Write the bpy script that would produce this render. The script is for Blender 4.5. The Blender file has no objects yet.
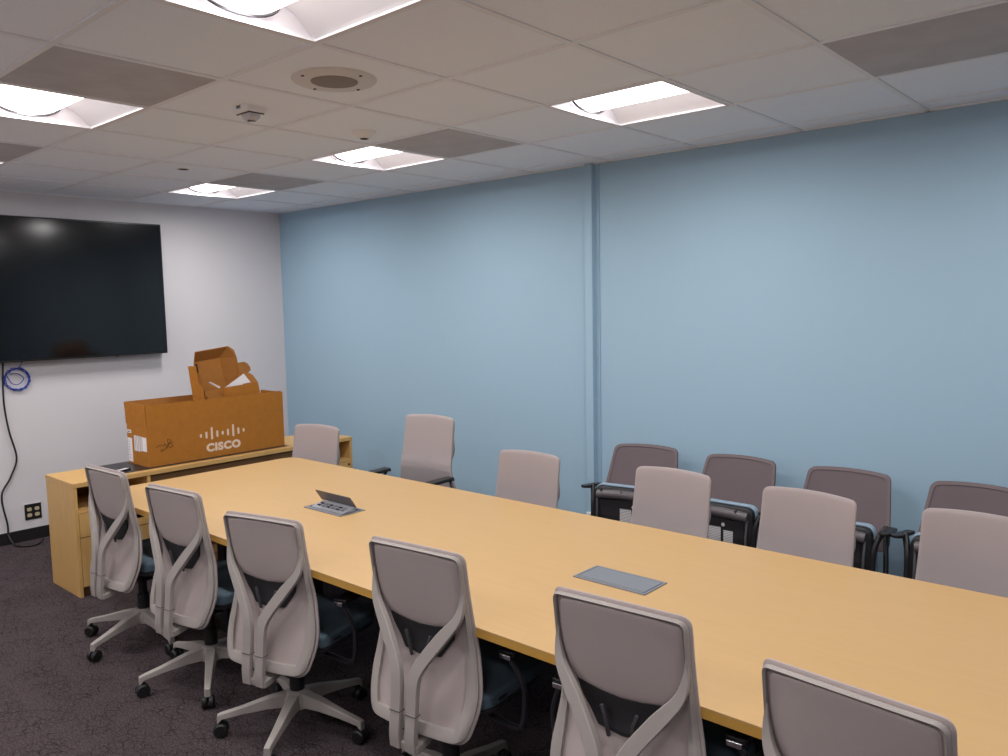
import bpy, bmesh, math
from mathutils import Vector, Matrix
S = bpy.context.scene
C = S.collection
PI = math.pi
T = .6096                      # ceiling tile
ZC = 2.60                      # ceiling height
XO, YO = 7.98, -3.35           # ceiling grid origin in tiles
TT = .725                      # table top height

# ------------------------------------------------------------------ materials
def lin(c):
    return tuple(((v/255.)/12.92 if v/255. <= .04045 else ((v/255.+.055)/1.055)**2.4) for v in c) + (1,)
def mat(name, rgb, rough=.6, metal=0, spec=.5, var=0, vscale=30, bump=0, bscale=200, stretch=None, coat=0, sheen=0):
    m = bpy.data.materials.new(name); m.use_nodes = True
    n = m.node_tree; b = n.nodes['Principled BSDF']
    b.inputs['Base Color'].default_value = lin(rgb)
    b.inputs['Roughness'].default_value = rough
    b.inputs['Metallic'].default_value = metal
    b.inputs['Specular IOR Level'].default_value = spec
    b.inputs['Coat Weight'].default_value = coat
    b.inputs['Sheen Weight'].default_value = sheen
    tc = n.nodes.new('ShaderNodeTexCoord'); mp = n.nodes.new('ShaderNodeMapping')
    n.links.new(tc.outputs['Object'], mp.inputs['Vector'])
    if stretch: mp.inputs['Scale'].default_value = stretch
    if var:
        t = n.nodes.new('ShaderNodeTexNoise'); t.inputs['Scale'].default_value = vscale; t.inputs['Detail'].default_value = 5
        n.links.new(mp.outputs[0], t.inputs['Vector'])
        r = n.nodes.new('ShaderNodeMapRange'); r.inputs['From Min'].default_value = .3; r.inputs['From Max'].default_value = .7
        r.inputs['To Min'].default_value = 1-var; r.inputs['To Max'].default_value = 1+var
        n.links.new(t.outputs['Fac'], r.inputs['Value'])
        mx = n.nodes.new('ShaderNodeVectorMath'); mx.operation = 'SCALE'
        mx.inputs[0].default_value = lin(rgb)[:3]; n.links.new(r.outputs[0], mx.inputs['Scale'])
        n.links.new(mx.outputs[0], b.inputs['Base Color'])
    if bump:
        t = n.nodes.new('ShaderNodeTexNoise'); t.inputs['Scale'].default_value = bscale; t.inputs['Detail'].default_value = 2
        n.links.new(mp.outputs[0], t.inputs['Vector'])
        bp = n.nodes.new('ShaderNodeBump'); bp.inputs['Strength'].default_value = bump; bp.inputs['Distance'].default_value = .002
        n.links.new(t.outputs['Fac'], bp.inputs['Height']); n.links.new(bp.outputs[0], b.inputs['Normal'])
    return m
M = dict(
    white=mat('white_paint', (213,210,213), .8, spec=.2, bump=.15, bscale=300),
    blue=mat('blue_paint', (158,187,207), .75, spec=.25, bump=.15, bscale=300),
    tile=mat('ceiling_tile', (238,243,251), .95, spec=.1, var=.03, vscale=160, bump=.5, bscale=250),
    grid=mat('ceiling_tbar', (232,233,238), .6, spec=.3),
    vent=mat('perforated_panel', (188,186,190), .8, spec=.1, var=.08, vscale=6),
    base=mat('black_rubber', (28,26,28), .5),
    plastic=mat('grey_plastic', (158,151,147), .5, spec=.4),
    fabric=mat('mauve_grey_knit', (165,155,156), .95, spec=.15, bump=.4, bscale=900, sheen=.15),
    rearfab=mat('mauve_grey_mesh', (170,158,156), .95, spec=.15, var=.03, vscale=500, bump=.3, bscale=900),
    wallfab=mat('plum_grey_mesh', (108,97,101), .95, spec=.15, var=.06, vscale=600, bump=.4, bscale=900),
    trimfab=mat('plum_edge', (112,101,104), .9, spec=.15),
    seat=mat('slate_blue_fabric', (82,98,110), .9, spec=.2, bump=.4, bscale=800),
    seatedge=mat('pale_blue_fabric', (140,160,176), .9, spec=.2, bump=.4, bscale=800),
    black=mat('black_plastic', (26,25,28), .45),
    darkgrey=mat('dark_grey_plastic', (62,60,64), .55),
    shell=mat('grey_shell', (92,86,90), .4),
    chrome=mat('chrome', (210,210,215), .18, metal=1),
    gunmetal=mat('dark_metal_tube', (74,74,80), .3, metal=.7),
    steel=mat('silver_tube', (150,150,155), .35, metal=.8),
    rubber=mat('castor_black', (18,18,20), .5),
    wood=mat('maple_laminate', (187,152,103), .45, spec=.4, var=.018, vscale=5, stretch=(1,9,9)),
    woodedge=mat('maple_edge', (186,142,66), .5, spec=.4, var=.05, vscale=5, stretch=(1,9,9)),
    cab=mat('maple_cabinet', (200,160,100), .45, spec=.4, var=.05, vscale=6, stretch=(9,9,1)),
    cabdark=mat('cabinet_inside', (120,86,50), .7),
    blackglass=mat('black_top', (36,33,38), .35, spec=.4),
    screen=mat('screen_glass', (12,14,17), .13, spec=.5),
    bezel=mat('screen_bezel', (14,14,15), .35),
    card=mat('cardboard', (166,110,48), .9, spec=.1, var=.05, vscale=25),
    cardin=mat('cardboard_inside', (162,110,58), .95, spec=.1, var=.05, vscale=25),
    print_=mat('white_print', (222,200,180), .8, spec=.1),
    paper=mat('white_paper', (225,222,226), .8, spec=.2),
    ink=mat('black_ink', (40,26,22), .8),
    grom=mat('grey_anodised', (128,130,137), .4, metal=.3, spec=.5),
    gromlt=mat('power_insert', (150,152,160), .5, metal=.2),
    gromdk=mat('grommet_gap', (40,38,42), .6),
    bluecable=mat('blue_cable', (34,60,160), .5),
    beige=mat('ivory_receptacle', (196,184,152), .5),
    fixture=mat('fixture_enamel', (226,222,226), .5, spec=.3),
    offwhite=mat('ceiling_device', (236,234,232), .5),
    grille=mat('speaker_grille', (140,130,124), .8, var=.1, vscale=500),
    clear=mat('strobe_lens', (205,202,206), .25, spec=.8),
)
def lens_mat():
    m = bpy.data.materials.new('lamp_lens'); m.use_nodes = True
    b = m.node_tree.nodes['Principled BSDF']
    b.inputs['Base Color'].default_value = (.9,.9,.9,1)
    b.inputs['Emission Color'].default_value = (1,.955,.93,1)
    b.inputs['Emission Strength'].default_value = 4.6
    return m
M['lens'] = lens_mat()
def carpet_mat():
    m = bpy.data.materials.new('carpet'); m.use_nodes = True
    n = m.node_tree; b = n.nodes['Principled BSDF']; L = n.links.new
    b.inputs['Roughness'].default_value = 1; b.inputs['Specular IOR Level'].default_value = .05
    tc = n.nodes.new('ShaderNodeTexCoord')
    wn = n.nodes.new('ShaderNodeTexNoise'); wn.inputs['Scale'].default_value = 6; wn.inputs['Detail'].default_value = 3
    L(tc.outputs['Object'], wn.inputs['Vector'])
    add = n.nodes.new('ShaderNodeMixRGB'); add.blend_type = 'ADD'; add.inputs['Fac'].default_value = .13
    L(tc.outputs['Object'], add.inputs['Color1']); L(wn.outputs['Color'], add.inputs['Color2'])
    def lines(scale, width, lo, metric):
        mp = n.nodes.new('ShaderNodeMapping'); mp.inputs['Scale'].default_value = (1,1.7,1); mp.inputs['Rotation'].default_value = (0,0,.5)
        L(add.outputs[0], mp.inputs['Vector'])
        v = n.nodes.new('ShaderNodeTexVoronoi'); v.feature = 'DISTANCE_TO_EDGE'; v.inputs['Scale'].default_value = scale
        v.inputs['Randomness'].default_value = 1
        v.voronoi_dimensions = '2D'
        L(mp.outputs[0], v.inputs['Vector'])
        r = n.nodes.new('ShaderNodeMapRange'); r.inputs['From Max'].default_value = width
        r.inputs['To Min'].default_value = lo; r.inputs['To Max'].default_value = 1
        L(v.outputs['Distance'], r.inputs['Value']); return r.outputs[0]
    a, c = lines(13, .07, .40, 0), lines(27, .10, .45, 0)
    mul = n.nodes.new('ShaderNodeMath'); mul.operation = 'MULTIPLY'; L(a, mul.inputs[0]); L(c, mul.inputs[1])
    # patches where the line work fades out
    pn = n.nodes.new('ShaderNodeTexNoise'); pn.inputs['Scale'].default_value = 9; pn.inputs['Detail'].default_value = 4; L(tc.outputs['Object'], pn.inputs['Vector'])
    pr = n.nodes.new('ShaderNodeMapRange'); pr.inputs['From Min'].default_value = .4; pr.inputs['From Max'].default_value = .6
    pr.inputs['To Min'].default_value = .25; pr.inputs['To Max'].default_value = 1; L(pn.outputs['Fac'], pr.inputs['Value'])
    mixl = n.nodes.new('ShaderNodeMix'); L(pr.outputs[0], mixl.inputs[0]); mixl.inputs[2].default_value = 1; L(mul.outputs[0], mixl.inputs[3])
    f = n.nodes.new('ShaderNodeTexNoise'); f.inputs['Scale'].default_value = 130; f.inputs['Detail'].default_value = 2
    L(tc.outputs['Object'], f.inputs['Vector'])
    fr = n.nodes.new('ShaderNodeMapRange'); fr.inputs['From Min'].default_value = .3; fr.inputs['From Max'].default_value = .7
    fr.inputs['To Min'].default_value = .55; fr.inputs['To Max'].default_value = 1.45; L(f.outputs['Fac'], fr.inputs['Value'])
    m2 = n.nodes.new('ShaderNodeMath'); m2.operation = 'MULTIPLY'; L(mixl.outputs[0], m2.inputs[0]); L(fr.outputs[0], m2.inputs[1])
    sc = n.nodes.new('ShaderNodeVectorMath'); sc.operation = 'SCALE'; sc.inputs[0].default_value = lin((76,67,70))[:3]
    L(m2.outputs[0], sc.inputs['Scale']); L(sc.outputs[0], b.inputs['Base Color'])
    bp = n.nodes.new('ShaderNodeBump'); bp.inputs['Strength'].default_value = .6; bp.inputs['Distance'].default_value = .004
    L(m2.outputs[0], bp.inputs['Height']); L(bp.outputs[0], b.inputs['Normal'])
    return m
M['carpet'] = carpet_mat()
def striped(name, bg, fg, scale, duty, axis):
    m = bpy.data.materials.new(name); m.use_nodes = True
    n = m.node_tree; b = n.nodes['Principled BSDF']; L = n.links.new
    b.inputs['Roughness'].default_value = .75
    tc = n.nodes.new('ShaderNodeTexCoord'); w = n.nodes.new('ShaderNodeTexWave'); w.bands_direction = axis
    w.inputs['Scale'].default_value = scale; L(tc.outputs['Object'], w.inputs['Vector'])
    r = n.nodes.new('ShaderNodeValToRGB'); r.color_ramp.interpolation = 'CONSTANT'
    r.color_ramp.elements[0].color = lin(fg); r.color_ramp.elements[1].color = lin(bg); r.color_ramp.elements[1].position = duty
    L(w.outputs['Fac'], r.inputs['Fac']); L(r.outputs['Color'], b.inputs['Base Color'])
    return m
M['ribbed'] = striped('ribbed_black', (22,20,24), (42,38,44), 30, .35, 'Z')
M['sticker'] = striped('printed_sticker', (215,212,216), (140,136,140), 36, .35, 'Z')
M['barcode'] = striped('printed_label', (222,218,222), (120,112,116), 14, .2, 'X')
M['lumbar'] = striped('black_net', (40,38,42), (20,20,23), 60, .5, 'DIAGONAL')

# ------------------------------------------------------------------ helpers
def link(name, bm, m, parent=None, smooth=False, bevel=0, seg=2):
    bmesh.ops.recalc_face_normals(bm, faces=bm.faces)
    me = bpy.data.meshes.new(name); bm.to_mesh(me); bm.free()
    o = bpy.data.objects.new(name, me); C.objects.link(o)
    me.materials.append(M[m] if isinstance(m, str) else m)
    if smooth:
        for p in me.polygons: p.use_smooth = True
    if bevel:
        b = o.modifiers.new('b', 'BEVEL'); b.width = bevel; b.segments = seg; b.limit_method = 'ANGLE'; b.angle_limit = .6
        for p in me.polygons: p.use_smooth = True
        b.harden_normals = True
    elif smooth:
        e = o.modifiers.new('e', 'EDGE_SPLIT'); e.split_angle = .7
    if parent: o.parent = parent
    return o
def thing(name, label, cat, loc=(0,0,0), rz=0, group=None):
    o = bpy.data.objects.new(name, None); C.objects.link(o); o.empty_display_size = .1
    o.location = loc; o.rotation_euler = (0,0,rz); o['label'] = label; o['category'] = cat
    if group: o['group'] = group
    return o
def struct(o): o['kind'] = 'structure'; return o
def B(): return bmesh.new()
def box(bm, x0, x1, y0, y1, z0, z1):
    v = [bm.verts.new(p) for p in ((x0,y0,z0),(x1,y0,z0),(x1,y1,z0),(x0,y1,z0),(x0,y0,z1),(x1,y0,z1),(x1,y1,z1),(x0,y1,z1))]
    for f in ((0,3,2,1),(4,5,6,7),(0,1,5,4),(1,2,6,5),(2,3,7,6),(3,0,4,7)): bm.faces.new([v[i] for i in f])
    return bm
def bx(*a): return box(B(), *a)
def loft(bm, rings, close=True, caps=True):
    R = [[bm.verts.new(p) for p in r] for r in rings]; n = len(R[0])
    for a, b in zip(R, R[1:]):
        for i in range(n if close else n-1):
            j = (i+1) % n; bm.faces.new((a[i], a[j], b[j], b[i]))
    if caps: bm.faces.new(R[0][::-1]); bm.faces.new(R[-1])
    return bm
def tube(bm, pts, r, n=10):
    pts = [Vector(p) for p in pts]; rs = r if isinstance(r, (list,tuple)) else [r]*len(pts)
    rings = []; up = None
    for i, p in enumerate(pts):
        t = ((pts[i+1]-p).normalized() if i < len(pts)-1 else Vector()) + ((p-pts[i-1]).normalized() if i else Vector())
        t.normalize()
        if up is None: up = t.orthogonal().normalized()
        else: up = (up - t*up.dot(t)).normalized()
        s = t.cross(up)
        rings.append([p + (up*math.cos(2*PI*k/n) + s*math.sin(2*PI*k/n))*rs[i] for k in range(n)])
    return loft(bm, rings)
def strap(bm, pts, w, h, nrm):
    """flat bar along pts: width w across, thickness h along nrm"""
    pts = [Vector(p) for p in pts]; nr = Vector(nrm)
    ws = w if isinstance(w,(list,tuple)) else [w]*len(pts); hs = h if isinstance(h,(list,tuple)) else [h]*len(pts)
    rings = []
    for i, p in enumerate(pts):
        t = ((pts[i+1]-p).normalized() if i < len(pts)-1 else Vector()) + ((p-pts[i-1]).normalized() if i else Vector())
        t.normalize(); s = t.cross(nr).normalized(); q = s.cross(t).normalized()
        k = 1.0
        if 0 < i < len(pts)-1: k = 1/max(.6, math.sqrt(max(.01,(1+(pts[i+1]-p).normalized().dot((p-pts[i-1]).normalized()))/2)))
        a, b = s*ws[i]/2*k, q*hs[i]/2
        rings.append([p-a-b, p+a-b, p+a+b, p-a+b])
    return loft(bm, rings)
def smoothpath(pts, n=6):
    P = [Vector(p) for p in pts]; P = [P[0]*2-P[1]] + P + [P[-1]*2-P[-2]]; out = []
    for i in range(1, len(P)-2):
        for k in range(n):
            t = k/n; a,b,c,d = P[i-1:i+3]
            out.append(.5*((2*b)+(c-a)*t+(2*a-5*b+4*c-d)*t*t+(3*b-a-3*c+d)*t**3))
    out.append(P[-2]); return out
def fillet(poly, seg=6):
    out = []; n = len(poly)
    for i in range(n):
        p = Vector(poly[i][:2]); r = poly[i][2]; a = Vector(poly[i-1][:2])-p; b = Vector(poly[(i+1)%n][:2])-p
        la, lb = a.length, b.length; a.normalize(); b.normalize()
        ang = a.angle(b); d = min(r/math.tan(ang/2), la*.49, lb*.49)
        p0, p1 = p+a*d, p+b*d
        for k in range(seg+1):
            t = k/seg; out.append(p0*(1-t)**2 + p*2*t*(1-t) + p1*t*t)
    return out
def dens(o, m=.03):
    out = []
    for i in range(len(o)):
        a, b = o[i], o[(i+1)%len(o)]; k = max(1, int((b-a).length/m))
        for j in range(k): out.append(a.lerp(b, j/k))
    return out
def prism(bm, outline, z0, z1):
    return loft(bm, [[(p[0],p[1],z) for p in outline] for z in (z0,z1)])
def disc(bm, c, r, z0, z1, n=32, r1=None):
    r1 = r if r1 is None else r1
    return loft(bm, [[(c[0]+q*math.cos(2*PI*k/n), c[1]+q*math.sin(2*PI*k/n), z) for k in range(n)] for q, z in ((r,z0),(r1,z1))])
def lathe(bm, prof, c=(0,0), n=24):
    return loft(bm, [[(c[0]+r*math.cos(2*PI*k/n), c[1]+r*math.sin(2*PI*k/n), z) for k in range(n)] for r, z in prof])
def board(pts, th=.004):
    pts = [Vector(p) for p in pts]; nr = (pts[1]-pts[0]).cross(pts[2]-pts[0]).normalized()*th
    return loft(B(), [pts, [p+nr for p in pts]])
def copy_tree(o, parent=None):
    c = o.copy(); C.objects.link(c)
    if parent: c.parent = parent
    for ch in [x for x in o.children]: copy_tree(ch, c)
    return c
def text_bm(s, size, bold=0, align='CENTER', sp=1):
    cu = bpy.data.curves.new('t', 'FONT'); cu.body = s; cu.size = size; cu.extrude = .0006; cu.offset = bold; cu.align_x = align; cu.space_character = sp
    cu.resolution_u = 4
    o = bpy.data.objects.new('t', cu); C.objects.link(o)
    bpy.context.view_layer.update()
    me = bpy.data.meshes.new_from_object(o.evaluated_get(bpy.context.evaluated_depsgraph_get()))
    bm = B(); bm.from_mesh(me); bpy.data.objects.remove(o); bpy.data.meshes.remove(me)
    return bm

# ------------------------------------------------------------------ room shell
X1, Y1, XW = 9.1, -5.75, -.09
struct(link('floor', bx(-.15, X1+.15, Y1-.15, .15, -.1, 0), 'carpet'))
struct(link('wall_far', bx(-.18, XW, Y1-.12, .12, 0, 2.75), 'white'))
struct(link('wall_right', bx(XW, X1, 0, .12, 0, 2.75), 'blue'))
struct(link('wall_left', bx(XW, X1, Y1-.12, Y1, 0, 2.75), 'white'))
struct(link('wall_near', bx(X1, X1+.12, Y1-.12, .12, 0, 2.75), 'white'))
struct(link('baseboard_far', bx(XW, XW+.010, Y1, 0, 0, .090), 'base', bevel=.003))
struct(link('baseboard_right', bx(.010, X1, -.010, 0, 0, .090), 'base', bevel=.003))
struct(link('baseboard_left', bx(.010, X1, Y1, Y1+.010, 0, .090), 'base', bevel=.003))
bm = bx(3.452, 3.560, -.007, 0, .09, ZC); box(bm, 3.470, 3.530, -.045, -.006, .09, ZC)
struct(link('trim_1', bm, 'blue', bevel=.002))

# ceiling: grid of tiles and T bars, with openings for the light fixtures
gx = lambda i: (i+XO)*T
gy = lambda j: (j+YO)*T
lights = [(i, j) for i in (-7,-4,-1,2) for j in (-2,1,-5)]  # last j row is added out of view, to brighten the near chair backs
vents = [(-6,-2),(-6,1),(-3,-2),(-3,1),(1,1),(1,-2),(4,1),(4,-2)]
bm = B(); hb = B()
for i in range(-9, 8):
    for j in range(-7, 4):
        if (i,j) in lights: continue
        x0, x1, y0, y1 = max(gx(i),XW), min(gx(i+1),X1), max(gy(j),Y1), min(gy(j+1),0)
        if x1-x0 < .02 or y1-y0 < .02: continue
        if (i,j) in vents: continue
        box(bm, x0, x1, y0, y1, ZC+.005, ZC+.03)
struct(link('ceiling', bm, 'tile'))
bm = B(); w = .012
for i in range(-7, 8):
    if 0 < gx(i) < X1: box(bm, gx(i)-w, gx(i)+w, Y1, 0, ZC, ZC+.006)
for j in range(-6, 4):
    if Y1 < gy(j) < 0: box(bm, XW, X1, gy(j)-w, gy(j)+w, ZC+.0004, ZC+.0064)
box(bm, XW, XW+.02, Y1, 0, ZC, ZC+.006); box(bm, XW, X1, -.02, 0, ZC, ZC+.006); box(bm, 0, X1, Y1, Y1+.02, ZC, ZC+.006); box(bm, X1-.02, X1, Y1, 0, ZC, ZC+.006)
struct(link('trim_2', bm, 'grid'))

# ------------------------------------------------------------------ light fixtures
def make_light():
    t = thing('ceiling_light', '', 'light', group='square recessed ceiling lights')
    h = .292
    bm = B()                                       # frame
    for a in (-1, 1):
        box(bm, -h, h, a*h-.008, a*h+.008, -.001, .012); box(bm, a*h-.008, a*h+.008, -h, h, -.001, .012)
    link('frame', bm, 'fixture', t)
    bm = B(); box(bm, -h-.004, h+.004, -h-.004, h+.004, .125, .132)
    for a in (-1, 1):
        box(bm, -h, h, a*(h+.001)-.003, a*(h+.001)+.003, .012, .125)
        box(bm, a*(h+.001)-.003, a*(h+.001)+.003, -h, h, .012, .125)
    link('housing', bm, 'fixture', t)
    for a in (-1, 1):                              # curved side reflectors
        rings = []
        for x in (-h+.004, h-.004):
            up = [(x, a*(h-.006-(h-.006-.148)*k/8), .004+.085*math.sin(PI/2*k/8)**1.0) for k in range(9)]
            rings.append(up + [(p[0], p[1], p[2]+.004) for p in reversed(up)])
        link('reflector', loft(B(), rings), 'fixture', t, smooth=True)
    rings = []
    for x in (-h+.018, h-.018):
        arc = [(x, -.150*math.cos(PI*k/14), .088-.062*math.sin(PI*k/14)) for k in range(15)]
        rings.append(arc + [(p[0], p[1]*.97, p[2]+.003) for p in reversed(arc)])
    link('lens', loft(B(), rings), 'lens', t, smooth=True)
    for a in (-1, 1):                              # thin end ring of the lens basket
        x = a*(h-.017)
        bm = tube(B(), [(x, -.152*math.cos(PI*k/14), .088-.071*math.sin(PI*k/14)) for k in range(15)], .0055, 6)
        link('lens_end', bm, 'darkgrey', t, smooth=True)
    la = bpy.data.lights.new('lamp', 'AREA'); la.shape = 'RECTANGLE'; la.size = .53; la.size_y = .17
    la.energy = 15; la.spread = math.radians(178); la.color = (1,.965,.95)
    lo = bpy.data.objects.new('lamp', la); C.objects.link(lo); lo.location = (0,0,.022); lo.parent = t
    return t
LL = {(-7,-5):'added fill light out of view to the left, in the far corner',(-4,-5):'added fill light out of view to the left, second from the screen wall',
      (-1,-5):'added fill light out of view above the left side of the room',(2,-5):'added fill light out of view, behind the viewpoint by the left wall',(-7,-2):'bright square ceiling light at the left edge of view, farthest of the left row',
      (-4,-2):'bright square ceiling light at upper left beside a grey vent, middle of the left row',
      (-1,-2):'large bright square ceiling light at the top edge, closest overhead',
      (2,-2):'square ceiling light behind the viewpoint on the left row, out of view',
      (-7,1):'small bright square ceiling light nearest the corner of white and blue walls',
      (-4,1):'bright square ceiling light just beyond the small round sensor, middle of the right row',
      (-1,1):'bright square ceiling light nearest the blue wall column, largest of the right row',
      (2,1):'square ceiling light above the near end of the table, out of view'}
proto = make_light()
for k, (i, j) in enumerate(lights):
    o = proto if k == 0 else copy_tree(proto)
    o.location = (gx(i+.5), gy(j+.5), ZC); o['label'] = LL[(i,j)]
VL = {(-6,-2):'grey perforated ceiling air panel at the far left beside the sliver of light',
      (-6,1):'grey ceiling air panel beside the farthest light near the wall corner',
      (-3,-2):'grey ceiling air panel at upper left, next to a bright square light',
      (-3,1):'grey ceiling air panel next to the middle light of the right row',
      (1,1):'grey ceiling air panel at the upper right corner above the blue wall',
      (1,-2):'grey ceiling air panel overhead behind the viewpoint',
      (4,1):'grey ceiling air panel near the back wall on the right',
      (4,-2):'grey ceiling air panel near the back wall on the left'}
for (i, j) in vents:
    if i > 1 or (i,j) == (1,-2):
        box_ = link('ceiling', bx(gx(i), gx(i+1), gy(j), gy(j+1), ZC+.008, ZC+.03), 'tile'); box_.name='ceiling'; struct(box_); continue
    o = link('air_panel', bx(-T/2+w, T/2-w, -T/2+w, T/2-w, .002, .03), 'vent'); o.location = (gx(i+.5), gy(j+.5), ZC)
    o['label'] = VL[(i,j)]; o['category'] = 'air vent'; o['group'] = 'grey perforated ceiling air panels'

# ceiling devices
t = thing('ceiling_speaker', 'round flush ceiling speaker with a darker centre grille and four screws', 'speaker', (3.94,-2.345,ZC))
link('trim_ring', lathe(B(), [(.165,.008),(.165,.002),(.158,-.004),(.092,-.006),(.092,.004)], n=48), 'grille', t, smooth=True).data.materials[0] = mat('speaker_ring', (214,210,208), .6)
link('grille', lathe(B(), [(.090,.004),(.089,-.0065),(.06,-.010),(.001,-.011)], n=48), 'grille', t, smooth=True)
for a in (.15, 1.75, 3.1, 4.62):
    link('screw', disc(B(), (.138*math.cos(a), .138*math.sin(a)), .006, -.008, -.004, 12), 'darkgrey', t)
t = thing('fire_strobe', 'white ceiling fire strobe with a clear faceted lens', 'alarm', (3.31,-2.335,ZC))
pl = fillet([(-.06,-.06,.03),(.06,-.06,.03),(.06,.06,.03),(-.06,.06,.03)])
bm = loft(B(), [[(p[0]*s, p[1]*s, z) for p in pl] for s, z in ((1,.008),(1,-.010),(.86,-.022))])
link('housing', bm, 'offwhite', t, smooth=True)
bm = loft(B(), [[(.040*s*math.cos(2*PI*k/8), .030*s*math.sin(2*PI*k/8)+.004, z) for k in range(8)] for s, z in ((1.25,-.021),(1.15,-.040),(.75,-.050))])
link('lens', bm, 'clear', t)
bm = B(); box(bm, -.050,.050,-.038,-.034,-.026,-.021); box(bm, .047,.052,-.038,.038,-.026,-.021); box(bm, -.016,.016,-.008,-.003,-.054,-.051); box(bm,.010,.014,-.02,.016,-.054,-.051)
link('lens_guard', bm, 'darkgrey', t)
bm = text_bm('FIRE', .019, .0006)
bm.transform(Matrix.Translation((.006,-.0600,-.008)) @ Matrix.Rotation(math.radians(90), 4, 'X'))
link('lettering', bm, 'ink', t)
t = thing('motion_sensor', 'small white ceiling sensor dome with a dark slot', 'sensor', (3.27,-1.665,ZC))
link('housing', lathe(B(), [(.060,.008),(.060,-.003),(.050,-.014),(.028,-.030),(.001,-.032)], n=28), 'offwhite', t, smooth=True)
link('slot', lathe(B(), [(.017,-.0300),(.0225,-.0312),(.019,-.0328),(.014,-.0334)], n=28), 'ink', t)
t = thing('sprinkler_cover', 'small dark recessed sprinkler opening in a far ceiling tile', 'sprinkler', (1.63,-1.80,ZC))
link('ring', lathe(B(), [(.045,.008),(.045,.003),(.036,.001),(.034,.008)], n=24), 'offwhite', t, smooth=True)
link('recess', disc(B(), (0,0), .034, .002, .008, 24), 'ink', t)

# ------------------------------------------------------------------ conference table
X0t, X1t, Y0t, Y1t = 1.975, 6.38, -2.601, -1.322
t = thing('conference_table', 'long maple laminate conference table with grey power boxes in its top', 'table', (4.2,-1.985,0))
o = fillet([(X0t-4.2,Y0t+1.985,.03),(X1t-4.2,Y0t+1.985,.03),(X1t-4.2,Y1t+1.985,.06),(X0t-4.2,Y1t+1.985,.10)])
link('tabletop', prism(B(), o, TT-.004, TT), 'wood', t)
link('edge_band', prism(B(), o, TT-.030, TT-.0045), 'woodedge', t)
for x in (-1.45, 0, 1.45):
    b = link('pedestal', bx(x-.035, x+.035, -.30, .30, .03, TT-.06), 'black', t, bevel=.004)
    b = link('foot', bx(x-.05, x+.05, -.36, .36, 0, .03), 'darkgrey', t, bevel=.004)
link('rail', bx(-1.9, 1.9, -.03, .03, TT-.10, TT-.031), 'black', t)
for x in (-.82, .82):
    link('cable_tray', bx(x-.20, x+.20, -.12, .12, TT-.18, TT-.031), 'black', t, bevel=.01)

def grom(name, label, x, y, L_, W_, opened):
    g = thing(name, label, 'power outlet', (x,y,TT), 0, 'power boxes in the table top')
    l, h = L_/2, W_/2; f = .010
    bm = B(); box(bm,-l,l,-h,-h+f,0,.004); box(bm,-l,l,h-f,h,0,.004); box(bm,-l,-l+f,-h+f,h-f,0,.004); box(bm,l-f,l,-h+f,h-f,0,.004)
    link('frame', bm, 'grom' if not opened else 'grom', g, bevel=.001)
    link('well', bx(-l+f,l-f,-h+f,h-f,.0003,.001), 'gromdk', g)
    if not opened:
        link('lid', bx(-l+f+.003,l-f-.003,-h+f+.012,h-f-.003,.001,.0045), 'grom', g, bevel=.001)
        link('lip', bx(-l+f+.003,l-f-.003,-h+f+.001,-h+f+.009,.001,.0045), 'grom', g)
    else:
        # tilted receptacle face rising to the hinge, lid folded up above it
        a, b, c = (-h+f+.020,.003), (h-.050,.021), (h-.044,.002)
        bm = loft(B(), [[(x_,*a),(x_,*b),(x_,*c)] for x_ in (-l+f+.012, l-f-.012)])
        link('outlet_face', bm, 'gromlt', g)
        for k in range(6):
            xx = -l+.055+k*(L_-.11)/5
            bm = B(); 
            for s_ in (-.007,.007):
                for u in (.35,.62):
                    yy = a[0]+(b[0]-a[0])*u; zz = a[1]+(b[1]-a[1])*u
                    box(bm, xx+s_-.0022, xx+s_+.0022, yy-.006, yy+.006, zz-.0005, zz+.0045)
            link('receptacle', bm, 'grom' if k%2 else 'gromdk', g)
        y0, z0, y1, z1 = h-.047, .022, h-.084, .078
        bm = loft(B(), [[(x_,y0,z0),(x_,y0+.004,z0+.001),(x_,y1+.004,z1),(x_,y1,z1)] for x_ in (-l+.004, l-f-.002)])
        link('lid', bm, 'shell', g)
        link('lip', bx(-l+f+.003,l-f-.003,-h+f+.001,-h+f+.012,.001,.0045), 'grom', g)
    return g
grom('power_box', 'open grey power box with raised lid in table top near the cabinet', 3.343, -1.992, .296, .152, True)
grom('power_box', 'closed flat grey power box lid in the middle of the table top', 5.001, -1.972, .303, .152, False)

# ------------------------------------------------------------------ swivel chair
OUT = [(-.200,.318,.06),(.200,.318,.06),(.236,.440,.3),(.205,.62,.5),(.199,.80,.5),(.198,.924,.030),(-.198,.924,.026),(-.199,.80,.5),(-.205,.62,.5),(-.236,.440,.3)]
def arch(o, amt=.010):
    res = []
    for p in o:
        k = max(0, min(1, (p[1]-.86)/.05))
        res.append(Vector((p[0], p[1] + amt*k*(1-(p[0]/.199)**2 if abs(p[0])<.199 else 0))))
    return res
def yb(x, z):
    kp = [(.30,-.152),(.32,-.150),(.38,-.137),(.44,-.119),(.52,-.098),(.60,-.086),(.64,-.089),(.69,-.101),(.80,-.118),(.96,-.141)]
    for (a, ya), (b, y_b) in zip(kp, kp[1:]):
        if z <= b or b == .96:
            t = max(0,min(1,(z-a)/(b-a))); y = ya+(y_b-ya)*t; break
    return y - .034*max(0, 1-(x/.26)**2)
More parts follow.
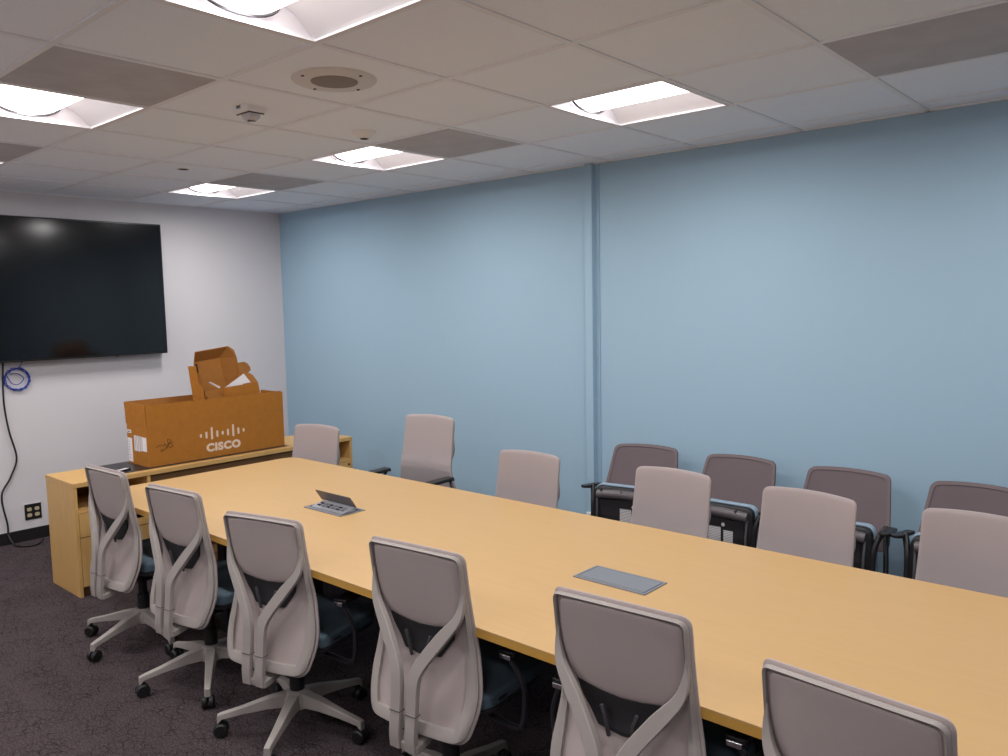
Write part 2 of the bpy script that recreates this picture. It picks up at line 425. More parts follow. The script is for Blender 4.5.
def patch(outline, off_front, off_rear, ctr, bulge=0, rad=None):
    """padded panel following the curved back surface"""
    fs = [1,.985,.94,.84,.68,.5,.3,.12]
    bm = B(); sides = []
    for off, sg in ((off_front, 1), (off_rear, -1)):
        R = []
        for f in fs:
            ring = []
            for p in outline:
                q = ctr + (p-ctr)*f; bb = bulge*(1-f**3) if sg == -1 else 0
                e = .004 if f == 1 else (.0015 if f == .985 else 0)
                ring.append(bm.verts.new((q.x, yb(q.x,q.y)+off-sg*e-bb, q.y)))
            R.append(ring)
        cq = bm.verts.new((ctr.x, yb(ctr.x,ctr.y)+off-(bulge if sg==-1 else 0), ctr.y))
        n = len(outline)
        for a, b in zip(R, R[1:]):
            for i in range(n): bm.faces.new((a[i],a[(i+1)%n],b[(i+1)%n],b[i]))
        for i in range(n): bm.faces.new((R[-1][i],R[-1][(i+1)%n],cq))
        sides.append(R[0])
    n = len(outline)
    for i in range(n): bm.faces.new((sides[0][i],sides[0][(i+1)%n],sides[1][(i+1)%n],sides[1][i]))
    return bm
def ring_frame(outline, band, off0, off1):
    n = len(outline); bm = B(); rows = []
    # orientation: counter clockwise in (x,z)
    for i in range(n):
        p = outline[i]; t = (outline[(i+1)%n]-outline[i-1]).normalized(); nr = Vector((-t.y, t.x))
        b = band(p); q = p + nr*b; e = p + nr*.002; g = p + nr*(b*.5)
        rows.append([(e.x, yb(e.x,e.y)+off0, e.y), (p.x, yb(p.x,p.y)+(off0+off1)/2, p.y), (p.x+nr.x*.006, yb(p.x,p.y)+off1+.002, p.y+nr.y*.006),
                     (g.x, yb(g.x,g.y)+off1, g.y), (q.x, yb(q.x,q.y)+off1+.005, q.y), (q.x, yb(q.x,q.y)+off0, q.y)])
    V = [[bm.verts.new(p) for p in r] for r in rows]
    for i in range(n):
        a, b = V[i], V[(i+1)%n]
        for k in range(6): bm.faces.new((a[k],a[(k+1)%6],b[(k+1)%6],b[k]))
    return bm
def scaled(o, dx, dz0, dz1):
    return o
def make_chair():
    t = thing('swivel_chair', '', 'chair')
    outl = arch(dens(fillet(OUT, 6), .022))
    c0 = Vector((0,.62))
    bk = link('backrest', patch(outl, .010, -.003, c0), 'fabric', t, smooth=True)
    bk.data.materials.append(M['rearfab'])
    for p in bk.data.polygons:
        if p.normal.y < -.2: p.material_index = 1
    inner = [c0+(p-c0)*.978 for p in outl]
    def band(p):
        if p.y > .74: return .010
        k = max(0,min(1,(.74-p.y)/.26)); return .010+.030*k
    link('back_frame', ring_frame(inner, band, -.003, -.020), 'plastic', t, smooth=True)
    # upper rear panel with curved lower edge
    up = [(-.165,.705),(-.135,.676),(-.06,.665),(0,.661),(.06,.665),(.135,.676),(.165,.705),(.178,.74),(.178,.80),(.178,.86),(.176,.890),(.168,.900),(.1,.909),(0,.914),(-.1,.909),(-.168,.900),(-.176,.890),(-.178,.86),(-.178,.80),(-.178,.74)]
    link('upper_panel', patch(dens([Vector(p) for p in up], .03), -.003, -.009, Vector((0,.79)), .004), 'rearfab', t, smooth=True)
    lum = [Vector(p) for p in ((-.075,.565),(0,.556),(.075,.565),(.125,.63),(.145,.69),(0,.68),(-.145,.69),(-.125,.63))]
    link('lumbar_net', patch(dens(lum, .03), -.003, -.0065, Vector((0,.63))), 'lumbar', t, smooth=True)
    for s in (-1, 1):
        link('lumbar_lever', strap(B(), [(s*.035,-.142,.55),(s*.040,-.150,.60),(s*.052,-.148,.635)], .010, .008, (0,1,0)), 'darkgrey', t, bevel=.002)
    bm = B()
    for s in (-1, 1):
        pth = smoothpath([(s*.185,yb(.19,.82)-.012,.82),(s*.185,yb(.19,.77)-.019,.77),(s*.170,yb(.18,.715)-.034,.715),(s*.118,-.176,.648),(s*.058,-.200,.565),(s*.036,-.212,.510),(s*.033,-.221,.42),(s*.033,-.231,.335),(s*.033,-.229,.282)], 5)
        nn = len(pth)
        strap(bm, pth, [.006+.035*min(1,i/(nn*.36)) for i in range(nn)], [.008+.013*min(1,i/(nn*.3)) for i in range(nn)], (0,1,0))
    link('back_support', bm, 'plastic', t, bevel=.004)
    bm = B()
    for s in (-1, 1): box(bm, s*.033-.0218, s*.033+.0218, -.236, -.208, .401, .4025)
    link('seam', bm, 'darkgrey', t)
    bm = strap(B(), smoothpath([(0,-.232,.292),(0,-.16,.298),(0,-.06,.325),(0,.05,.335)], 4), [.115,.115,.11,.105,.10,.095,.09,.09,.09,.09,.09,.09,.09][:13], .030, (0,0,1))
    link('recline_arm', bm, 'plastic', t, bevel=.006)
    so = fillet([(-.230,-.10,.06),(.230,-.10,.06),(.226,.29,.09),(-.226,.29,.09)], 6)
    bm = loft(B(), [[(p[0]*s, (p[1]-.1)*s+.1, z) for p in so] for s, z in ((.96,.400),(1,.414),(1,.440),(.975,.452),(.92,.458),(.6,.456))])
    bm.free(); link('seat', prism(B(), so, .402, .452), 'seat', t, bevel=.014, seg=3)
    bm = loft(B(), [[(p[0]*s, (p[1]-.1)*s+.1, z) for p in so] for s, z in ((.70,.365),(.95,.385),(.985,.401))])
    link('seat_pan', bm, 'darkgrey', t, smooth=True)
    for s in (1,):
        link('seat_tag', bx(.2290,.2312,-.03,.012,.422,.431), 'ink', t)
    bm = bx(-.075,.075,-.05,.13,.315,.366); link('mechanism', bm, 'black', t, bevel=.012)
    link('gas_cylinder', lathe(B(), [(.030,.150),(.030,.24),(.022,.241),(.022,.33)], n=16), 'black', t, smooth=True)
    for s in (-1, 1):
        pad = fillet([(s*.262-.032,-.030,.014),(s*.262+.032,-.030,.014),(s*.255+.034,.19,.03),(s*.255-.034,.19,.03)], 4)
        a = link('armrest', loft(B(), [[(p[0],p[1],z) for p in pad] for z in (.574,.594)]), 'black', t, bevel=.006)
        link('arm_cap', bx(s*.262-.022, s*.262+.022, -.041, -.029, .568, .586), 'chrome', a, bevel=.004)
        pth = smoothpath([(s*.262,-.02,.574),(s*.285,-.012,.535),(s*.306,0,.475),(s*.306,.005,.420),(s*.298,.005,.350),(s*.27,.005,.328),(s*.17,.01,.338),(s*.07,.02,.345)], 4)
        link('arm_support', strap(B(), pth, .026, .012, (1,0,.02)) if False else tube(B(), pth, .010, 8), 'gunmetal', a, smooth=True)
    link('hub', lathe(B(), [(.03,.085),(.052,.095),(.056,.135),(.045,.158),(.030,.166)], n=20), 'plastic', t, smooth=True)
    return t
def add_base(t, ph):
    for k in range(5):
        a = ph+k*2*PI/5; c, s = math.cos(a), math.sin(a)
        if 'leg' not in BASE:
            bm = B(); sec = []
            for r, w_, z0, z1 in ((.035,.056,.100,.158),(.12,.046,.098,.142),(.22,.038,.086,.114),(.30,.032,.072,.096),(.318,.030,.052,.090)):
                sec.append([(r,-w_/2,z0),(r,w_/2,z0),(r,w_/2*.8,z1),(r,-w_/2*.8,z1)])
            l = link('base_leg', loft(bm, sec), 'plastic', t, bevel=.004)
            bm = B()
            for sg in (-1, 1):
                loft(bm, [[(.305+.029*q*math.cos(2*PI*i/16), y, .029+.029*q*math.sin(2*PI*i/16)) for i in range(16)] for y, q in ((sg*.004,.9),(sg*.008,1),(sg*.020,1),(sg*.026,.8))])
            tube(bm, [(.305,0,.03),(.305,0,.075)], .008, 8)
            cst = link('castor', bm, 'rubber', t, smooth=True); BASE['leg'], BASE['cas'] = l, cst
            BASE['first'] = False
        else:
            l = BASE['leg'].copy(); cst = BASE['cas'].copy()
            C.objects.link(l); C.objects.link(cst); l.parent = t; cst.parent = t
        l.rotation_euler = (0,0,a); cst.rotation_euler = (0,0,a)
BASE = {}
near = [ # x, y, theta, base phase, label
 (2.410,-2.549,.063,3.688,.008,'grey swivel chair at the left end of the wooden cabinet, smallest of the near row'),
 (3.115,-2.551,.122,4.348,.008,'grey swivel chair on near side of table, second from the wooden cabinet'),
 (3.811,-2.549,.24,3.824,0,'grey swivel chair on near side, third from the cabinet, whole star base showing'),
 (4.675,-2.516,.105,4.10,.04,'grey swivel chair on near side below the open power box, fourth from the cabinet'),
 (5.446,-2.516,.07,.628,.04,'large grey swivel chair back just below the closed power box, cut by the bottom edge'),
 (6.044,-2.526,-.091,3.1416,0,'grey swivel chair back at the bottom right corner, only its top showing')]
A = math.radians
far = [
 (2.110,-1.342,A(10.4),1.0,0,'pale swivel chair at the far corner of the table in front of the wooden cabinet'),
 (2.920,-1.075,A(5.4),1.4,.10,'pale swivel chair raised higher than the others with both black armrests in view'),
 (3.870,-1.255,A(2.8),1.2,0,'pale swivel chair just left of the blue wall column, far side of table'),
 (4.690,-1.200,A(-.8),-2.51,0,'pale swivel chair just right of the blue wall column, far side of table'),
 (5.333,-1.250,A(-5),0,0,'pale swivel chair above the closed power box, second from the right edge'),
 (5.955,-1.225,A(-3),0,0,'pale swivel chair cut off by the right edge, far side of table')]
proto = make_chair()
def place(src, x, y, rz, ph, lab, grp, lift=0):
    c = src
    c.location = (x,y,0); c.rotation_euler = (0,0,rz); c['label'] = lab; c['group'] = grp
    if lift:
        for ch in c.children:
            n = ch.name.split('.')[0]
            if n == 'gas_cylinder': ch.scale.z = 1+lift/.18; ch.location.z = -.15*lift/.18
            elif n != 'hub': ch.location.z += lift
    add_base(c, ph)
chairs = [proto] + [copy_tree(proto) for _ in range(11)]
k = 0
for x, y, th, ph, lift, lab in near:
    place(chairs[k], x, y, th, ph, lab, 'grey swivel chairs along the near side of the table', lift); k += 1
for x, y, th, ph, lift, lab in far:
    place(chairs[k], x, y, PI+th, ph, lab, 'grey swivel chairs along the far side of the table', lift); k += 1

# ------------------------------------------------------------------ flip-seat chairs against the wall
def make_flip():
    t = thing('flip_seat_chair', '', 'chair')
    # back, leaning; local +y is forward, top of back at y=-.25
    P = [(-.238,.50,.05),(.238,.50,.05),(.198,.848,.035),(-.198,.848,.035)]
    outl = dens(fillet(P, 5), .03); outl = [Vector((p.x, p.y+(.010*(1-(p.x/.2)**2) if p.y>.8 and abs(p.x)<.2 else 0))) for p in outl]
    c = Vector((0,.68))
    def yy(x, z): return -.125-(z-.50)*.36 - .03*(1-(x/.22)**2)
    def pan(out, o0, o1):
        bm = B(); E_ = []
        for off in (o0, o1):
            R = [[bm.verts.new(((c+(p-c)*f).x, yy((c+(p-c)*f).x,(c+(p-c)*f).y)+off, (c+(p-c)*f).y)) for p in out] for f in (1,.9,.6,.3)]
            cc = bm.verts.new((0, yy(0,c.y)+off, c.y)); n = len(out)
            for a, b in zip(R, R[1:]):
                for i in range(n): bm.faces.new((a[i],a[(i+1)%n],b[(i+1)%n],b[i]))
            for i in range(n): bm.faces.new((R[-1][i],R[-1][(i+1)%n],cc))
            E_.append(R[0])
        n = len(out)
        for i in range(n): bm.faces.new((E_[0][i],E_[0][(i+1)%n],E_[1][(i+1)%n],E_[1][i]))
        return bm
    link('backrest', pan([c+(p-c)*.94 for p in outl], .006, -.004), 'wallfab', t, smooth=True)
    n = len(outl); bm = B(); V = []
    for i in range(n):
        p = outl[i]; q = c+(p-c)*.925
        V.append([bm.verts.new(v) for v in ((p.x,yy(p.x,p.y)+.006,p.y),(q.x,yy(q.x,q.y)+.010,q.y),(q.x,yy(q.x,q.y)-.012,q.y),(p.x,yy(p.x,p.y)-.010,p.y))])
    for i in range(n):
        a, b = V[i], V[(i+1)%n]
        for k in range(4): bm.faces.new((a[k],a[(k+1)%4],b[(k+1)%4],b[k]))
    link('back_frame', bm, 'trimfab', t, smooth=True)
    # flipped-up seat: cushion behind, underside shell facing forward
    so = fillet([(-.225,.345,.05),(.225,.345,.05),(.206,.654,.04),(-.206,.654,.04)], 5)
    so = [Vector((p.x, p.y+(.012*(1-(p.x/.22)**2) if p.y>.6 and abs(p.x)<.22 else 0))) for p in so]
    cc = Vector((0,.5))
    def lean(z): return .045-(z-.35)*.05
    bm = loft(B(), [[((cc+(p-cc)*s).x, y+lean(p.y), (cc+(p-cc)*s).y) for p in so] for y, s in ((-.072,.90),(-.070,.97),(-.058,1),(-.030,1),(-.022,.985))])
    seat = link('seat', bm, 'seatedge', t, smooth=True)
    bm = loft(B(), [[((cc+(p-cc)*s).x, y+lean(p.y), (cc+(p-cc)*s).y-.004) for p in so] for y, s in ((-.022,.985),(.004,.970),(.010,.93))])
    sh = link('seat_shell', bm, 'black', t, smooth=True)
    bm = tube(B(), smoothpath([(-.178,.040,.604),(-.09,.044,.611),(0,.046,.614),(.09,.044,.611),(.178,.040,.604)], 4), .027, 14)
    link('front_roll', bm, 'shell', sh, smooth=True)
    link('ribbed_panel', bx(-.160,.160,.040,.048,.355,.580), 'ribbed', sh, bevel=.003)
    st = link('sticker', bx(-.034,.036,.0485,.0495,.445,.535), 'sticker', sh)
    st = link('sticker', bx(-.102,-.050,.0485,.0495,.440,.522), 'sticker', sh)
    link('round_sticker', loft(B(), [[(-.047+.010*math.cos(2*PI*k/16), y, .551+.010*math.sin(2*PI*k/16)) for k in range(16)] for y in (.0485,.0495)]), 'paper', sh)
    for x in (-.12, .02, .15):
        link('bolt', loft(B(), [[(x+.004*math.cos(2*PI*k/10), y, .634+.004*math.sin(2*PI*k/10)) for k in range(10)] for y in (.04,.068)]), 'black', sh)
    for s in (-1, 1):
        link('leg', tube(B(), smoothpath([(s*.240,-.02,.642),(s*.215,.030,.560),(s*.215,.050,.42),(s*.250,.14,.22),(s*.272,.24,.062)], 4), .014, 10), 'black', t, smooth=True)
        link('leg', tube(B(), smoothpath([(s*.178,.050,.590),(s*.180,.052,.42),(s*.230,-.08,.22),(s*.262,-.22,.062)], 4), .006, 10), 'steel', t, smooth=True)
        link('back_upright', tube(B(), smoothpath([(s*.250,-.03,.36),(s*.232,-.09,.48),(s*.206,-.165,.62)], 4), .012, 10), 'black', t, smooth=True)
        for y in (.24,-.22):
            bm = loft(B(), [[(s*.272+x, y+.027*math.cos(2*PI*k/16)*q, .027+.027*math.sin(2*PI*k/16)*q) for k in range(16)] for x, q in ((-.022,.8),(-.015,1),(.015,1),(.022,.8))])
            tube(bm, [(s*.272,y,.03),(s*.272,y,.066)], .007, 8)
            link('castor', bm, 'rubber', t, smooth=True)
        pad = fillet([(s*.248-.020,-.14,.018),(s*.248+.020,-.14,.018),(s*.262+.026,.060,.024),(s*.262-.026,.060,.024)], 4)
        link('armrest', loft(B(), [[(p[0],p[1],z+.02*max(0,-p[1]/.14)*-1) for p in pad] for z in (.633,.649)]), 'black', t, bevel=.005)
    link('hinge_bar', tube(B(), [(-.262,.01,.40),(.262,.01,.40)], .012, 10), 'black', t, smooth=True)
    return t
fl = make_flip()
FL = ['dark plum chair with flipped-up seat beside the blue wall column',
      'dark plum flip-seat chair showing two white stickers, second from the blue wall column',
      'dark plum flip-seat chair with black armrests at its right, third from the blue wall column',
      'dark plum flip-seat chair cut off by the right edge, against the blue wall']
for k, (x, rz) in enumerate(((4.080,.16),(4.640,0),(5.215,.0),(5.785,-.02))):
    o = fl if k == 0 else copy_tree(fl)
    o.location = (x,-.475,0); o.rotation_euler = (0,0,PI+rz); o['label'] = FL[k]; o['group'] = 'flip-seat chairs parked along the blue wall'

# ------------------------------------------------------------------ credenza
cx0, cx1, cy0, cy1, ch = 1.085, 1.535, -2.545, -.485, .700
t = thing('credenza', 'low maple credenza with a black inset top standing in front of the screen', 'cabinet', (1.31,-1.515,0))
X = lambda v: v-1.31
Y = lambda v: v+1.515
yl, yr = -2.25, -1.02
def cb(name, m, x0, x1, y0, y1, z0, z1, par=None, bevel=.0015):
    return link(name, bx(X(x0),X(x1),Y(y0),Y(y1),z0,z1), m, par or t, bevel=bevel)
tp = B()
box(tp, X(cx0),X(cx1),Y(cy0),Y(yl),ch-.026,ch); box(tp, X(cx0),X(cx1),Y(yr),Y(cy1),ch-.026,ch)
box(tp, X(1.475),X(cx1),Y(yl),Y(yr),ch-.026,ch); box(tp, X(cx0),X(1.475),Y(yl),Y(yr),ch-.026,ch-.004)
link('top', tp, 'cab', t)
cb('black_inset', 'blackglass', cx0, 1.474, yl+.001, yr-.001, ch-.004, ch+.001)
for a, b in ((cy0+.002,cy0+.022),(-2.10,-2.08),(-.95,-.93),(cy1-.022,cy1-.002)):
    cb('side_panel', 'cab', cx0+.004, cx1-.004, a, b, 0, ch-.026)
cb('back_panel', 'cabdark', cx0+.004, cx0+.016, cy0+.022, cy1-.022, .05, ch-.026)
for a, b in ((cy0+.022,-2.10),(-.93,cy1-.022)):
    cb('niche_shelf', 'cab', cx0+.016, cx1-.006, a, b, .512, .530)
    cb('drawer', 'cab', cx1-.024, cx1-.002, a+.002, b-.002, .367, .509)
    cb('door', 'cab', cx1-.024, cx1-.002, a+.002, b-.002, .062, .362)
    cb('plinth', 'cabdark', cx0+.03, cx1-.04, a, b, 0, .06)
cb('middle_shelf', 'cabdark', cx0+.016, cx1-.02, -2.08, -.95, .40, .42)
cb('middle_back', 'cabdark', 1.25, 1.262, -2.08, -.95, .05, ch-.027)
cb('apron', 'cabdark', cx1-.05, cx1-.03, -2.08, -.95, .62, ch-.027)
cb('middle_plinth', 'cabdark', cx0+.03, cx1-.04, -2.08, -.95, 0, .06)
lk = link('lock', loft(B(), [[(X(cx1)+x, Y(-.525)+.008*math.cos(2*PI*k/14), .488+.008*math.sin(2*PI*k/14)) for k in range(14)] for x in (-.003,.003)]), 'ink', t)

# remote on the credenza
r = thing('remote_control', 'small black and white remote lying on the black credenza top', 'remote', (1.385,-2.185,ch+.001), .35)
link('body', bx(-.018,.018,-.045,.045,0,.010), 'black', r, bevel=.003)
link('keypad', bx(-.014,.014,-.040,.030,.010,.0115), 'paper', r, bevel=.0005)

# ------------------------------------------------------------------ large carton
bx0, bx1, by0, by1, bz0, bz1, bzf = 1.118, 1.420, -2.035, -1.020, ch+.001, 1.108, .964
t = thing('cardboard_carton', 'long open brown cardboard carton with white printed logo on the credenza', 'box', (1.285,-1.5275,bz0))
oc = lambda x,y,z: (x-1.285, y+1.5275, z-bz0)
def cboard(name, x0,x1,y0,y1,z0,z1, m='card', par=None):
    a = oc(x0,y0,z0); b = oc(x1,y1,z1)
    return link(name, bx(a[0],b[0],a[1],b[1],a[2],b[2]), m, par or t)
th_ = .006
body = B()
for q in ((bx0,bx1,by0,by1,bz0,bz0+th_),(bx1-th_,bx1,by0,by1,bz0+th_,bzf),(bx0,bx0+th_,by0,by1,bz0+th_,bzf),(bx0+th_,bx1-th_,by0,by0+th_,bz0+th_,bzf),(bx0+th_,bx1-th_,by1-th_,by1,bz0+th_,bzf)):
    a = oc(q[0],q[2],q[4]); b = oc(q[1],q[3],q[5]); box(body, a[0],b[0],a[1],b[1],a[2],b[2])
body = link('body', body, 'card', t)
# top flaps standing up, the long front one with a row of perforation notches
def flap(axis, c, a0, a1, z0, z1, lean, notch=0):
    bm = B(); pts = []
    n = int((a1-a0)/.045) if notch else 1
    top = []
    for k in range(n):
        u0 = a0+(a1-a0)*k/n; u1 = a0+(a1-a0)*(k+1)/n
        if notch: top += [(u0,z1),(u1-.014,z1),(u1-.014,z1-.007),(u1,z1-.007)]
        else: top += [(u0,z1),(u1,z1)]
    prof = [(a0,z0)] + top + [(a1,z0)]
    rings = []
    for th in (0, .005):
        rings.append([oc(c+th+lean*(z-z0), u, z) if axis == 'x' else oc(u, c+th+lean*(z-z0), z) for u, z in prof])
    R = [[bm.verts.new(p) for p in r_] for r_ in rings]; m_ = len(prof)
    for i in range(m_): bm.faces.new((R[0][i],R[0][(i+1)%m_],R[1][(i+1)%m_],R[1][i]))
    bm.faces.new(R[0]); bm.faces.new(R[1][::-1]); bmesh.ops.triangulate(bm, faces=[f for f in bm.faces if len(f.verts)>4])
    return bm
link('flap', flap('x', bx1-.006, by0+.002, by1, bzf+.001, bz1, .01, 1), 'card', t)
link('flap', flap('x', bx0, by0, by1, bzf+.001, bz1+.002, -.18), 'cardin', t)
link('flap', flap('y', by0, bx0-.012, bx1-.014, bzf+.001, bz1, -.02), 'card', t)
link('flap', flap('y', by1-.006, bx0+.012, bx1-.010, bzf+.001, bz1-.01, .03), 'card', t)
# printed logo: nine bars and lettering
xf = bx1-1.285
for k in range(9):
    bm = B()
    yc = -1.671+k*.0401; kind = 'smlmsmlms'[k]
    z0, z1 = {'s':(.846,.872),'m':(.835,.882),'l':(.824,.910)}[kind]
    o_ = [Vector(p[:2]) for p in fillet([(yc-.0075,z0,.0075),(yc+.0075,z0,.0075),(yc+.0075,z1,.0075),(yc-.0075,z1,.0075)], 3)]
    loft(bm, [[(x, p.x+1.5275, p.y-bz0) for p in o_] for x in (xf+.0002, xf+.0012)])
    link('logo_bar', bm, 'print_', t)
bm = text_bm('CISCO', .078, .0045, sp=1.12)
zs = [v.co for v in bm.verts]; x0_, x1_ = min(v.x for v in zs), max(v.x for v in zs); y0_, y1_ = min(v.y for v in zs), max(v.y for v in zs)
for v in bm.verts:
    u = (v.co.x-x0_)/(x1_-x0_); w_ = (v.co.y-y0_)/(y1_-y0_)
    v.co = Vector((xf+.0002+ (v.co.z+.0006)*.8, -1.636+u*.258+1.5275, .740+w_*.059-bz0))
link('printed_lettering', bm, 'print_', t)
bm = tube(B(), smoothpath([(xf+.001,y+1.5275,z-bz0) for y, z in ((-1.985,.822),(-1.955,.838),(-1.935,.826),(-1.925,.842),(-1.910,.812),(-1.935,.798),(-1.955,.800),(-1.905,.822),(-1.885,.860),(-1.905,.868),(-1.900,.845),(-1.870,.826),(-1.890,.812),(-1.905,.835),(-1.862,.846))], 4), .0013, 6)
link('pen_scribble', bm, 'ink', t)
bm = bx(bx1-1.285, bx1-1.285+.0008, by0+1.5275, by1+1.5275, bzf-bz0-.002, bzf-bz0+.001)
link('crease', bm, 'cardin', t)
yf = by0+1.5275
for a, b, z0, z1, m in ((1.126,1.184,.905,.926,'paper'),(1.124,1.190,.712,.872,'paper'),(1.222,1.316,.792,.896,'barcode'),(1.322,1.402,.800,.893,'paper')):
    l = link('shipping_label', bx(a-1.285,b-1.285,yf-.0012,yf-.0002,z0-bz0,z1-bz0), m, t)
for k in range(7):
    z = .735+k*.018; link('label_print', bx(1.138-1.285,1.152-1.285,yf-.0018,yf-.0012,z-bz0,z+.005-bz0), 'shell', t)
link('label_print', bx(1.335-1.285,1.339-1.285,yf-.0018,yf-.0012,.805-bz0,.888-bz0), 'shell', t)
link('label_print', bx(1.135-1.285,1.172-1.285,yf-.0018,yf-.0012,.911-bz0,.919-bz0), 'shell', t)

# ------------------------------------------------------------------ small mailer box standing open in the carton
mo = Vector((1.29,-1.45,bz0+.008))
t = thing('mailer_box', 'small open brown cardboard mailer box propped up inside the long carton', 'box', mo)
def mb(name, pts, m='cardin', th=.004, par=None):
    return link(name, board([Vector(p)-mo for p in pts], th), m, par or t)
P0,P1,P2,P3 = (1.24,-1.598,1.352),(1.24,-1.410,1.370),(1.26,-1.372,1.15),(1.26,-1.572,1.14)
mb('lid_panel', (P0,P1,P2,P3))
mb('lid_wall', (P0,(1.31,-1.622,1.425),(1.31,-1.375,1.452),P1))
mb('lid_wall', (P0,P3,(1.33,-1.605,1.14),(1.32,-1.640,1.345)))
mb('lid_wall', ((1.32,-1.640,1.345),(1.31,-1.622,1.425),P0))
mb('lid_wall', (P1,(1.33,-1.325,1.372),(1.34,-1.300,1.20),P2))
mb('lid_wall', (P1,(1.31,-1.375,1.452),(1.325,-1.340,1.425),(1.33,-1.325,1.372)))
ear = [(1.330,-1.325,1.330),(1.325,-1.262,1.334),(1.32,-1.235,1.322),(1.315,-1.212,1.295),(1.315,-1.208,1.272),(1.315,-1.222,1.258),(1.325,-1.262,1.240),(1.335,-1.318,1.222)]
mb('lid_tab', ear)
mb('slot', ((1.247,-1.592,1.338),(1.247,-1.580,1.336),(1.249,-1.574,1.278),(1.249,-1.584,1.276)), 'ink', .0015)
mb('side_flap', ((1.30,-1.676,1.330),(1.345,-1.642,1.332),(1.35,-1.632,1.21),(1.355,-1.602,1.18),(1.37,-1.596,.95),(1.31,-1.640,.95)), 'card')
mb('base_panel', ((1.26,-1.572,1.14),(1.26,-1.372,1.15),(1.385,-1.18,1.00),(1.385,-1.44,.98)))
mb('front_wall', ((1.385,-1.437,1.170),(1.375,-1.190,1.182),(1.375,-1.160,1.02),(1.385,-1.425,1.00)), 'card')
mb('front_edge', ((1.385,-1.437,1.170),(1.385,-1.425,1.00),(1.36,-1.455,1.00),(1.36,-1.458,1.165)), 'card')
rf = [(1.370,-1.190,1.182),(1.345,-1.215,1.235),(1.34,-1.240,1.252),(1.335,-1.275,1.252),(1.335,-1.29,1.15),(1.37,-1.175,1.06)]
mb('side_flap', rf, 'cardin')
mb('prop', ((1.30,-1.42,.720),(1.34,-1.42,.720),(1.34,-1.42,1.05),(1.30,-1.42,1.05)), 'cardin')
mb('prop', ((1.30,-1.58,.720),(1.34,-1.58,.720),(1.34,-1.58,1.16),(1.30,-1.58,1.16)), 'cardin')
mb('paper_insert', ((1.345,-1.435,1.165),(1.345,-1.283,1.252),(1.352,-1.235,1.185)), 'paper', .002)
mb('paper_insert', ((1.33,-1.548,1.208),(1.34,-1.545,1.216),(1.35,-1.470,1.172),(1.345,-1.478,1.162)), 'paper', .002)

# ------------------------------------------------------------------ wall screen
t = thing('wall_screen', 'large black flat screen television mounted on the white wall', 'television', (-.06,-2.135,1.889))
w2, h2 = .938, .530
so = bx(.045,.078,-w2,w2,-h2,h2); link('casing', so, 'bezel', t, bevel=.004)
link('screen', bx(.078,.0795,-w2+.010,w2-.010,-h2+.014,h2-.010), 'screen', t)
link('wall_mount', bx(-.03,.046,-.35,.35,-.22,.22), 'black', t)
link('logo_badge', bx(.06,.082,.10+.42,.118+.42,-h2-.008,-h2+.001), 'darkgrey', t, bevel=.002)

# cables
bm = tube(B(), smoothpath([(-.030,-2.396,1.42),(-.066,-2.394,1.362),(-.076,-2.406,1.084),(-.076,-2.388,.859),(-.076,-2.350,.644),(-.076,-2.399,.502),(-.076,-2.467,.372),(-.076,-2.443,.156),(-.070,-2.443,.07),(0,-2.43,.012),(.074,-2.403,.008),(.115,-2.350,.008),(.09,-2.291,.009),(.002,-2.238,.012)], 6), .0065, 8)
c = link('hanging_cable', bm, 'black', smooth=True); c['label'] = 'black cord hanging down the white wall from the screen to the floor'; c['category'] = 'cable'
pts = [(-.010,-2.27,1.41),(-.058,-2.275,1.34),(-.076,-2.290,1.313)]
for k in range(1, 85):
    a = PI/2+.3*0 - k*.27; rr = .082+.006*math.sin(k*.9)+.004*math.cos(k*2.3)
    pts.append((-.078+.012*(k/85), -2.308+rr*math.cos(a), 1.227+rr*.98*math.sin(a)))
bm = tube(B(), pts, .0034, 6)
tube(bm, smoothpath([(-.072,-2.375,1.26),(-.07,-2.345,1.20),(-.07,-2.30,1.19),(-.07,-2.265,1.23),(-.07,-2.305,1.27),(-.07,-2.355,1.27)], 5), .003, 6)
c = link('network_cable', bm, 'bluecable', smooth=True); c['label'] = 'coiled blue network cable hanging on the white wall under the screen'; c['category'] = 'cable'
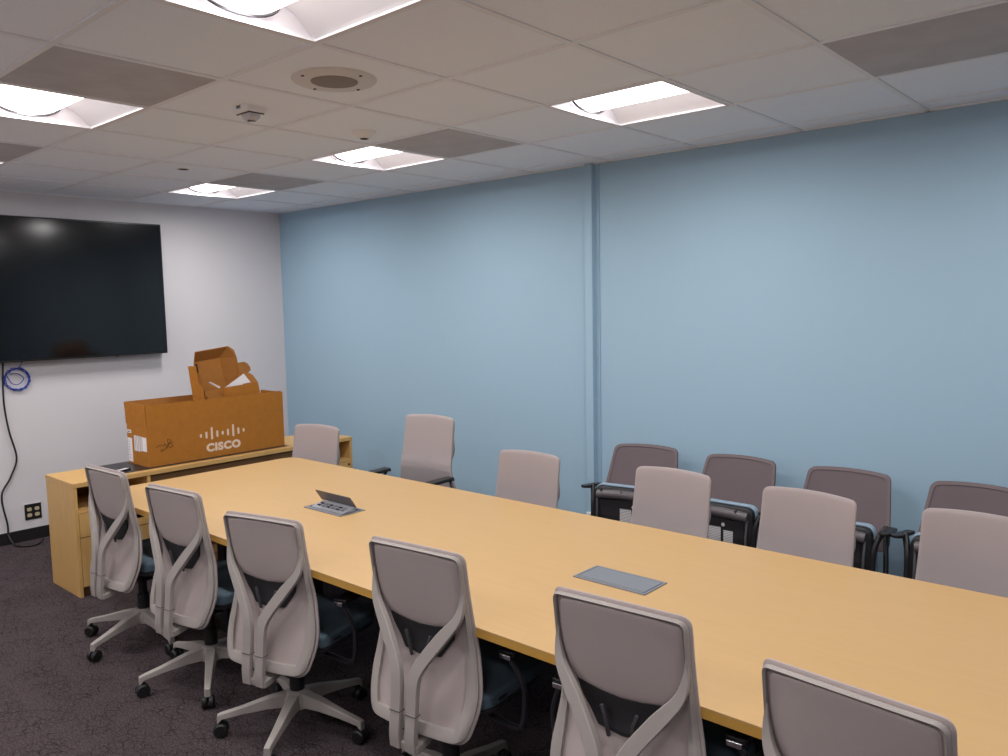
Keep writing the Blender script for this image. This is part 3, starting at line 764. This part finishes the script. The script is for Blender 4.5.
# quad outlet
t = thing('wall_outlet', 'black wall plate with four ivory sockets low on the white wall', 'outlet', (XW,-2.263,.213))
link('cover_plate', bx(0,.006,-.057,.057,-.057,.057), 'black', t, bevel=.002)
link('upper_lip', bx(0,.008,-.057,.057,.057,.063), 'chrome', t)
for a in (-1,1):
    for b in (-1,1):
        o_ = fillet([(a*.026-.016,b*.022-.013,.010),(a*.026+.016,b*.022-.013,.010),(a*.026+.016,b*.022+.013,.010),(a*.026-.016,b*.022+.013,.010)], 3)
        s_ = link('socket', loft(B(), [[(x,p.x,p.y) for p in o_] for x in (.0055,.009)]), 'beige', t)
        bm = B(); box(bm,.009,.0095,a*.026-.007,a*.026-.005,b*.022-.003,b*.022+.005); box(bm,.009,.0095,a*.026+.005,a*.026+.007,b*.022-.003,b*.022+.005)
        link('slots', bm, 'ink', s_)
t = thing('column_outlet', 'small white outlet plate low on the blue column above the table edge', 'outlet', (3.50,-.045,.29))
link('cover_plate', bx(-.028,.028,-.012,0,-.045,.032), 'offwhite', t, bevel=.002)
for z in (-.024,.006):
    link('socket', bx(-.014,.014,-.0135,-.012,z-.010,z+.010), 'beige', t)

# ------------------------------------------------------------------ camera
from math import cos, sin
yaw, pit, rol, f = 2.2980, -.0938, -.0188, 799.2
fw = Vector((cos(pit)*cos(yaw), cos(pit)*sin(yaw), sin(pit))); rt = Vector((sin(yaw), -cos(yaw), 0)); up = rt.cross(fw)
r2 = rt*cos(rol)+up*sin(rol); u2 = -rt*sin(rol)+up*cos(rol)
cam = bpy.data.cameras.new('camera'); co = bpy.data.objects.new('camera', cam); C.objects.link(co)
cam.sensor_fit = 'HORIZONTAL'; cam.sensor_width = 36; cam.lens = f/1008*36; cam.clip_start = .02
Mx = Matrix((r2, u2, -fw)).transposed().to_4x4(); Mx.translation = Vector(((2.7742+XO)*T, (-3.7391+YO)*T, ZC-1.4371*T))
co.matrix_world = Mx; S.camera = co

wd = bpy.data.worlds.new('world'); S.world = wd; wd.use_nodes = True
wd.node_tree.nodes['Background'].inputs[0].default_value = (.02,.02,.02,1)
S.view_settings.view_transform = 'Standard'; S.view_settings.look = 'None'; S.view_settings.gamma = 1
S.view_settings.use_curve_mapping = False; S.view_settings.exposure = 0.05
try: S.cycles.max_bounces = 10; S.cycles.diffuse_bounces = 6
except Exception: pass
